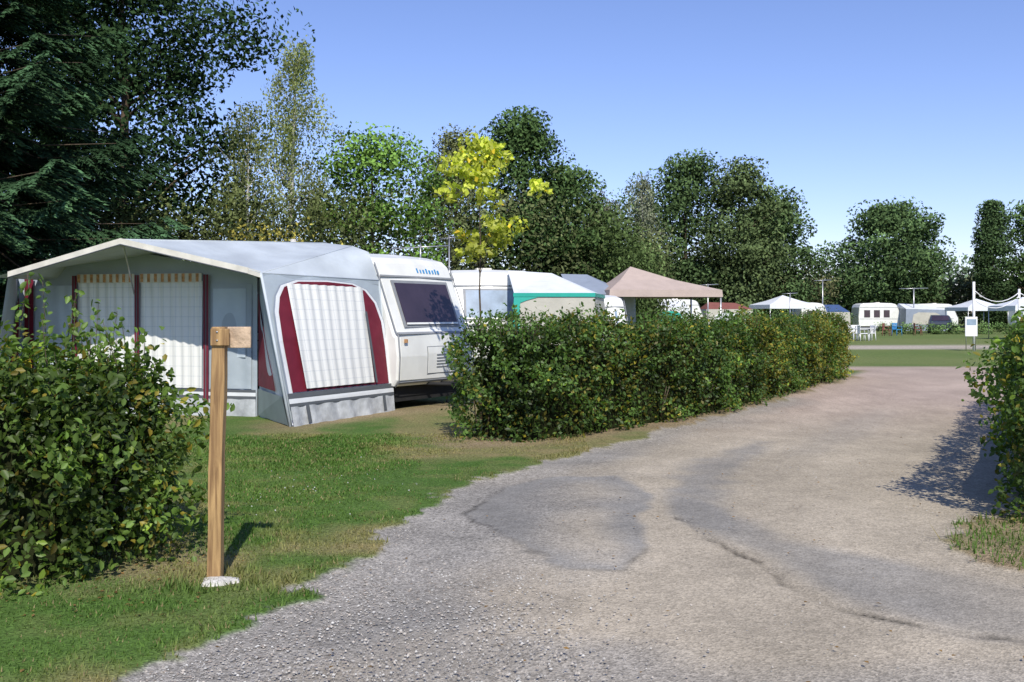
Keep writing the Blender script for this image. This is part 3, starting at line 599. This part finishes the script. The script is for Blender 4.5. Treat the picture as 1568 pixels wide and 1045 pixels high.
# ------------------------------------------------------------ caravans
def caravan(name,x,y,heading,L=4.8,W=2.05,zs=1.0,glass=M_darkgl,body=M_white,side_w=3,letters=True,stripe=M_grey):
    par=empty(name,(x,y,0),heading)
    front=[(.50,.42),(.58,.52),(.60,.9),(.57,1.24),(.53,1.27),(.50,1.32),(.17,2.16),(.13,2.26),(.06,2.42),(-.06,2.52),(-.4,2.60)]
    prof=front+[(-L*.5,2.64),(-L+.4,2.58),(-L+.12,2.46),(-L,2.2),(-L-.06,1.3),(-L-.04,.55),(-L+.05,.42)]
    prof=[(a,z*zs) for a,z in prof]; k=len(prof)
    V=[];F=[]; ring=[(0.0,-.05),(.02,-.018),(.07,0),(W*.5,.02),(W-.07,0),(W-.02,-.018),(W,-.05)]
    ctr=(-L/2,1.5)
    for yy,g in ring:
        for a,z in prof:
            da=a-ctr[0]; V.append((a+g*np.sign(da)*min(1,abs(da)),yy,z+g*(1 if z>1 else -.2)))
    for r in range(len(ring)-1):
        for j in range(k): F.append((r*k+j,(r+1)*k+j,(r+1)*k+(j+1)%k,r*k+(j+1)%k))
    F.append(tuple(range(k))); F.append(tuple((len(ring)-1)*k+j for j in range(k))[::-1])
    mesh('body',V,F,body,par)
    zsA=np.array([z for a,z in front])*zs; aA=np.array([a for a,z in front])
    def fp(yy,z,o): 
        a=np.interp(z,zsA,aA); a2=np.interp(z+.03,zsA,aA); nx=.03;nz=(a-a2); l=math.hypot(nx,nz); return (a+nx/l*o+.005,yy,z+nz/l*o)
    def fpan(nm,y0,y1,z0,z1,o,m_,cut=0):
        zz=np.linspace(z0,z1,5); V=[];F=[]
        for i,z in enumerate(zz): V+=[fp(y0,z,o),fp(y1,z,o)]
        for i in range(4): F.append((2*i,2*i+1,2*i+3,2*i+2))
        return mesh(nm,V,F,m_,par,solid=.012)
    fpan('front_window_frame',.26,W-.28,1.36*zs,2.14*zs,.018,M_grey); fpan('front_window_glass',.32,W-.34,1.41*zs,2.09*zs,.03,glass)
    fpan('front_window_lower_rail',.32,W-.34,1.40*zs,1.43*zs,.045,M_white)
    fpan('upper_trim',.03,W-.03,2.19*zs,2.22*zs,.025,stripe); fpan('middle_trim',.0,W,1.235*zs,1.275*zs,.03,M_grey)
    fpan('gas_locker_shadow_gap',.72,W-.17,.59*zs,1.05*zs,.012,M_grey); fpan('gas_locker',.735,W-.185,.605*zs,1.035*zs,.02,body)
    for q in range(5): fpan('locker_vent',.95,W-.5,(.70+.05*q)*zs,(.715+.05*q)*zs,.032,M_grey)
    fpan('lower_trim',.02,W-.02,.47*zs,.5*zs,.02,M_grey)
    for yy in (.12,W-.2): fpan('marker_lamp',yy,yy+.08,1.12*zs,1.18*zs,.035,M_orange)
    if letters:
        yy=W*.50
        for q,wd in enumerate((.06,.05,.06,.05,.06,.05,.04,.06)):
            fpan('lettering',yy,yy+wd*.6,2.28*zs,2.34*zs if q%3 else 2.36*zs,.02,M_blue); yy+=wd+.03
    for s,yy in ((-1,0),(1,W)):
        for q in range(side_w):
            x0=-L+.45+q*(L-.7)/side_w; x1=x0+(L-.7)/side_w-.35
            box('side_window',x0,x1,yy-.012 if s<0 else yy-.01,yy+.01 if s<0 else yy+.012,1.25*zs,1.95*zs,glass,par)
        for z in (1.1,2.2): box('side_trim',-L+.05,.15,yy-.016 if s<0 else yy-.01,yy+.01 if s<0 else yy+.016,z*zs,(z+.03)*zs,M_grey,par)
        tubes('corner_trim',[([fp(yy*.98+.01,z,.012) for z in zsA[:9]],[.012]*9)],M_grey,par,5)
        wx=-L*.52; tubes('wheel',[([(wx,yy-s*.22,.31),(wx,yy-s*.2,.31),(wx,yy-s*.06,.31),(wx,yy-s*.04,.31)],[.26,.31,.31,.27])],M_rub,par,20)
        tubes('hub',[([(wx,yy-s*.05,.31),(wx,yy-s*.03,.31)],[.17,.15])],M_alu,par,16)
    tubes('draw_bar',[rod((-.3,W*.3,.42),(1.2,W*.5,.42),.03),rod((-.3,W*.7,.42),(1.2,W*.5,.42),.03),rod((1.1,W*.5,0.02),(1.1,W*.5,.55),.022)],M_rub,par,7)
    box('chassis',-L+.2,.4,.15,W-.15,.16,.42,M_rub,par)
    for a in (.2,-L+.3):
        for yy in (.25,W-.25): tubes('steady',[rod((a,yy,0),(a,yy,.32),.02)],M_grey,par,6)
    box('roof_vent',-1.6,-1.2,W*.4,W*.6,2.62*zs,2.70*zs,M_cream,par,bevel=.02)
    return par
caravan('caravan',-2.31,16.0,math.atan2(-.55,.835))
caravan('caravan',-1.5,24.2,math.radians(-80),W=2.0,zs=1.03,glass=M_blgl,letters=False)
def hip(name,fl,fr,br,bl,rl,rr_,m_roof,m_wall,trim=None,flare=.15,window=None):
    par=empty(name)
    mesh('roof',[fl,fr,br,bl,rl,rr_],[(0,1,5,4),(1,2,5),(2,3,4,5),(3,0,4)],m_roof,par,solid=.01)
    cx=sum(p[0] for p in (fl,fr,br,bl))/4; cy=sum(p[1] for p in (fl,fr,br,bl))/4
    top=[(p[0],p[1],p[2]-.01) for p in (fl,fr,br,bl)]; bot=[(p[0]+(p[0]-cx)*flare,p[1]+(p[1]-cy)*flare,0) for p in top]
    V=top+bot; mesh('walls',V,[(0,1,5,4),(1,2,6,5),(2,3,7,6),(3,0,4,7)],m_wall,par)
    if trim:
        tv=[]
        for p in (fl,fr,br): tv+=[(p[0]+(p[0]-cx)*.02,p[1]-.03,p[2]+.02),(p[0]+(p[0]-cx)*.02,p[1]-.03,p[2]-.07)]
        mesh('trim',tv,[(0,1,3,2),(2,3,5,4)],trim,par,solid=.01)
    w=Wall(bot[0],bot[1],top[1],top[0])
    if trim: 
        wpoly('side_trim',w,[(0,.1),(.10,.1),(.08,.97),(0,.97)],.02,trim,par)
        wpoly('arch_trim',w,[(.08,.97),(.08,.9),(.16,.93),(.3,.965)],.02,trim,par)
    if window:
        wpoly('window',w,[(.14,.3),(.88,.3),(.84,.75),(.72,.86),(.3,.86),(.18,.75)],.03,window,par)
    return par
hip('tent_awning',(.05,22.6,2.05),(1.9,22.6,2.05),(2.4,25.6,2.05),(.3,26,2.05),(-.1,24.3,2.66),(1.0,24.6,2.6),M_whitefab,M_beige,M_teal,.12,None)
hip('tent_awning',(1.7,28.5,2.15),(3.2,28.2,2.15),(3.9,31,2.15),(1.6,31.5,2.15),(1.5,30,2.8),(2.3,30,2.78),M_slate,M_slate,None,.05)
caravan('caravan',2.45,26.6,math.radians(-75),L=3.0,W=.6,zs=.80,letters=False,glass=M_blgl)
def gazebo(name,cx,cy,w,d,eave,peak,m_,rot=0,px=0,val=.2,legs=True):
    par=empty(name,(cx,cy,0),rot); a,b=w/2,d/2
    c=[(-a,-b),(a,-b),(a,b),(-a,b)]
    V=[(p[0],p[1],eave) for p in c]+[(px,0,peak)]+[(p[0]*1.01,p[1]*1.01,eave-val) for p in c]
    mids=[((p[0]+px)*.5,p[1]*.5,(eave+peak)/2-.06) for p in c]; V+=mids
    F=[]
    for i in range(4):
        j=(i+1)%4; F+=[(i,j,9+j,9+i),(9+i,9+j,4),(i,5+i,5+j,j)]
    mesh('canopy',V,F,m_,par,solid=.008)
    if legs: tubes('legs',[rod((p[0]*.98,p[1]*.98,0),(p[0]*.98,p[1]*.98,eave),.03) for p in c],M_alu,par,6)
    tubes('cross_bars',[rod((c[i][0]*.97,c[i][1]*.97,eave-.08),(c[(i+1)%4][0]*.97,c[(i+1)%4][1]*.97,eave-.08),.015) for i in range(4)],M_alu,par,5)
    return par
gazebo('garden_gazebo',4.25,29.5,3.3,2.9,2.27,3.0,M_pink,.12,px=-.7)
gazebo('white_gazebo',21,76,3.9,3.6,2.25,3.0,M_whitefab,.2,val=.3)
gazebo('white_gazebo',39.8,84,3.6,3.6,2.1,2.85,M_whitefab,.1,val=.3)
gazebo('white_gazebo',31.3,60,2.8,2.8,2.05,2.6,M_whitefab,.1,val=.3)
caravan('caravan',13.2,70,0,L=4.3,zs=.99,letters=False,glass=M_blgl)
hip('tent_awning',(13.9,70,1.9),(17.2,70,1.9),(17.2,73,1.9),(13.9,73,1.9),(14.3,71.5,2.4),(16.3,71.5,2.35),M_brown,M_beige,None,.03,M_whitefab)
hip('tent_awning',(9.3,68,2.05),(12.2,68,2.05),(12.2,69.5,2.25),(9.3,69.5,2.25),(9.6,69.2,2.45),(12,69.2,2.45),M_whitefab,M_whitefab,None,.03,M_teal)
hip('tent_awning',(25.2,80,1.7),(27.6,80,1.7),(27.6,82,1.7),(25.2,82,1.7),(25.8,81,2.3),(27,81,2.3),M_navy,M_beige,None,.05)
caravan('caravan',35.3,90,0,L=3.4,zs=.97,letters=False)
hip('tent_awning',(35.6,88.5,2.0),(39.3,88.5,1.9),(39.5,91,1.9),(35.6,91,2.1),(35.7,90.5,2.5),(37.8,90.5,2.4),M_whitefab,M_slate,None,.03,M_beige)
caravan('caravan',43.6,97,0,L=3.8,zs=.97,letters=False)
caravan('caravan',52,92,0.2,L=4.5,zs=.97,letters=False)
caravan('caravan',24.8,78,0.1,L=1.8,zs=.93,letters=False,side_w=1)

# ------------------------------------------------------------ post with sign board
sg=empty('wooden_signpost',(-1.76,5.80,0))
V=[];F=[];k=12
for i in range(k):
    z=-.05+1.57*i/(k-1); w=.040+.0012*math.sin(i*1.7); dx=.03*z/1.5+.0025*math.sin(i*.9)
    for (a,b_) in ((-1,-1),(1,-1),(1,1),(-1,1)): V.append((a*w+dx,b_*w*.9,z))
for i in range(k-1):
    for j in range(4): F.append((i*4+j,i*4+(j+1)%4,(i+1)*4+(j+1)%4,(i+1)*4+j))
F.append((0,3,2,1)); F.append(tuple((k-1)*4+j for j in range(4)))
mesh('post',V,F,M_wood,sg,bevel=.006)
mesh('sign_board',[(x_,y_,z_) for x_ in (.078,.215) for y_ in (-.012,.010) for z_ in (1.395,1.520)],[(0,1,3,2),(4,6,7,5),(0,4,5,1),(2,3,7,6),(0,2,6,4),(1,5,7,3)],mat('weathered_board',(.50,.37,.25),.7,.3,14,.3,30),sg,bevel=.004)
mesh('board_bracket',[(x_,y_,z_) for x_ in (-.01,.10) for y_ in (-.054,-.037) for z_ in (1.41,1.51)],[(0,1,3,2),(4,6,7,5),(0,4,5,1),(2,3,7,6),(0,2,6,4),(1,5,7,3)],M_wood,sg,bevel=.004)
tubes('screws',[rod((.03,-.058,1.44),(.03,-.052,1.44),.006),rod((.03,-.058,1.49),(.03,-.052,1.49),.006)],M_alu,sg,8)
cv=[];cf=[]
kk=14
for r,(rad,zz) in enumerate(((.10,0),(.09,.028),(.055,.038),(0.005,.042))):
    for j in range(kk):
        t=6.283*j/kk; q=rad*(1+.18*math.sin(3*t+1)+.1*math.sin(5*t)); cv.append((q*math.cos(t)*1.1+.04,q*math.sin(t)*.8-.06,zz+.012))
for r in range(3):
    for j in range(kk): cf.append((r*kk+j,r*kk+(j+1)%kk,(r+1)*kk+(j+1)%kk,(r+1)*kk+j))
mesh('concrete_footing',cv,cf,M_conc,sg,smooth=False)

# ------------------------------------------------------------ antennas
def antenna(x,y,h,z0=0,w=1.0):
    e=max(0,y-25)*.0006
    L=[rod((0,0,z0),(0,0,h),.018+e),rod((-w*.6,0,h-.08),(w*.6,.05,h-.02),.012+e*.7)]
    for q in range(7): xx=-w*.55+q*w*.18; L.append(rod((xx,-.22,h-.06),(xx,.22,h-.06),.007))
    p=empty('tv_antenna',(x,y,0)); tubes('aerial',L,M_alu,p,5)
antenna(-1.7,18.2,2.88,2.4,.9); antenna(-1.25,19.5,3.15,0,.3); antenna(10,50,3.1,0,.9); antenna(12,60,3.0,0,.9)
antenna(26,82,4.4,0,1.2); antenna(36.5,89,3.9,0,2.2); antenna(17.6,62,2.9,0,.8)
tubes('roof_vent_pipe',[rod((-3.75,16.8,2.7),(-3.75,16.8,2.87),.05)],M_conc,None,10)

# ------------------------------------------------------------ poles with rope, notice board, plastic furniture
pl=empty('rope_barrier_poles')
tubes('poles',[rod((19.8,42,0),(19.8,42,2.95),.055),rod((21.9,42.3,0),(21.9,42.3,2.65),.05),rod((24.6,42.6,0),(24.6,42.6,2.7),.05)],M_plast,pl,10)
L=[]
for a,b_ in (((19.8,42,2.6),(21.9,42.3,2.5)),((21.9,42.3,2.5),(24.6,42.6,2.5)),((19.8,42,2.2),(21.9,42.3,2.35))):
    pts=[]; 
    for q in range(9): t=q/8; p=lerp3(a,b_,t); pts.append((p[0],p[1],p[2]-.45*4*t*(1-t)))
    L.append((pts,[.02]*9))
tubes('rope',L,M_plast,pl,5)
nb=empty('notice_board',(19.5,41.6,0)); box('panel',-.26,.26,-.02,.02,.62,1.45,M_plast,nb,bevel=.01); tubes('legs',[rod((-.2,.04,0),(-.2,.04,1.4),.02),rod((.2,.04,0),(.2,.04,1.4),.02)],M_alu,nb,6)
box('printed_area',-.2,.2,-.026,-.022,1.1,1.35,M_blgl,nb)
def chair(x,y,r,m_=M_plast):
    p=empty('plastic_chair',(x,y,0),r)
    box('seat',-.24,.24,-.24,.24,.41,.45,m_,p,bevel=.015); 
    for q in range(4): box('back_slat',-.22+q*.12,-.14+q*.12,.22,.25,.45,.85,m_,p,bevel=.008)
    box('top_rail',-.24,.24,.215,.255,.82,.9,m_,p,bevel=.01)
    tubes('legs_and_arms',[rod((a,b_,0),(a*.9,b_*.9,.43),.022) for a in (-.24,.24) for b_ in (-.24,.24)]+[([(a,-.22,.43),(a,-.2,.65),(a,.23,.66)],[.02]*3) for a in (-.26,.26)],m_,p,6)
chair(19.9,57,.4); chair(21.0,57.5,-1.2); chair(20.5,58.6,3.0); chair(20.2,56.4,1.6)
tb=empty('garden_table',(20.6,57.6,0)); box('top',-.55,.55,-.4,.4,.70,.74,M_plast,tb,bevel=.01); tubes('legs',[rod((a,b_,0),(a,b_,.7),.03) for a in (-.45,.45) for b_ in (-.3,.3)],M_plast,tb,6)
chair(27.5,70,.4,M_blue); chair(29.2,70.5,1.4,M_brown); chair(26.4,69,.9,M_brown)
def car(x,y,r,m_):
    p=empty('parked_car',(x,y,0),r)
    prof=[(-2,.35),(-2.02,.8),(-1.9,.95),(-1.1,1.0),(-.5,1.42),(.9,1.45),(1.75,1.0),(1.95,.85),(1.95,.35)]
    V=[(a,s*(.82 if z<1.1 else .66),z) for s in (-1,1) for a,z in prof]; k=len(prof)
    F=[tuple(range(k)),tuple(range(k,2*k))[::-1]]+[(j,k+j,k+(j+1)%k,(j+1)%k) for j in range(k)]
    mesh('body',V,F,m_,p,bevel=.05)
    gl=[(-1.0,1.03),(-.48,1.36),(.86,1.38),(1.55,1.03)]
    for s in (-1,1): mesh('side_glass',[(a,s*(.835 if z<1.1 else .70),z) for a,z in gl],[(0,1,2,3)],M_darkgl,p)
    mesh('windscreen',[(-1.09,-.66,1.03),(-1.09,.66,1.03),(-.55,.58,1.41),(-.55,-.58,1.41)],[(0,1,2,3)],M_darkgl,p)
    for a in (-1.25,1.25):
        for s in (-1,1): tubes('wheel',[rod((a,s*.66,.3),(a,s*.86,.3),.3)],M_rub,p,16)
car(34.5,79,1.2,mat('dark_car_paint',(.04,.05,.07),.3,.1,5,spec=.5))

# ------------------------------------------------------------ light, sky, camera
az=(0.155,-1.0); el=math.radians(43.5); l=math.hypot(*az)
to=Vector((az[0]/l*math.cos(el),az[1]/l*math.cos(el),math.sin(el)))
sun=bpy.data.lights.new('sun','SUN'); sun.energy=4.7; sun.angle=math.radians(.5); sun.color=(1,.945,.85)
so=link(bpy.data.objects.new('sun',sun)); so.rotation_euler=to.to_track_quat('Z','Y').to_euler(); so.location=(0,0,30)
w=bpy.data.worlds.new('World'); scene.world=w; w.use_nodes=True; nt=w.node_tree
sk=nt.nodes.new('ShaderNodeTexSky'); sk.sky_type='NISHITA'; sk.sun_disc=False; sk.sun_elevation=el; sk.sun_rotation=math.atan2(az[0],az[1])
sk.air_density=1.0; sk.dust_density=.1; sk.ozone_density=4.0
tv=nt.nodes.new('ShaderNodeVectorMath'); tv.operation='MULTIPLY'; tv.inputs[1].default_value=(.98,.90,1.10)
nt.links.new(sk.outputs[0],tv.inputs[0]); nt.links.new(tv.outputs[0],nt.nodes['Background'].inputs[0]); nt.nodes['Background'].inputs[1].default_value=.15
cam=bpy.data.cameras.new('camera'); co=link(bpy.data.objects.new('camera',cam)); co.location=(0,0,1.6); co.rotation_euler=(math.radians(90),0,0)
cam.sensor_width=36; cam.lens=34.44; cam.shift_y=-.0271; cam.clip_end=6000; cam.clip_start=.05
scene.camera=co
scene.view_settings.view_transform='Standard'; scene.view_settings.look='None'; scene.view_settings.exposure=0
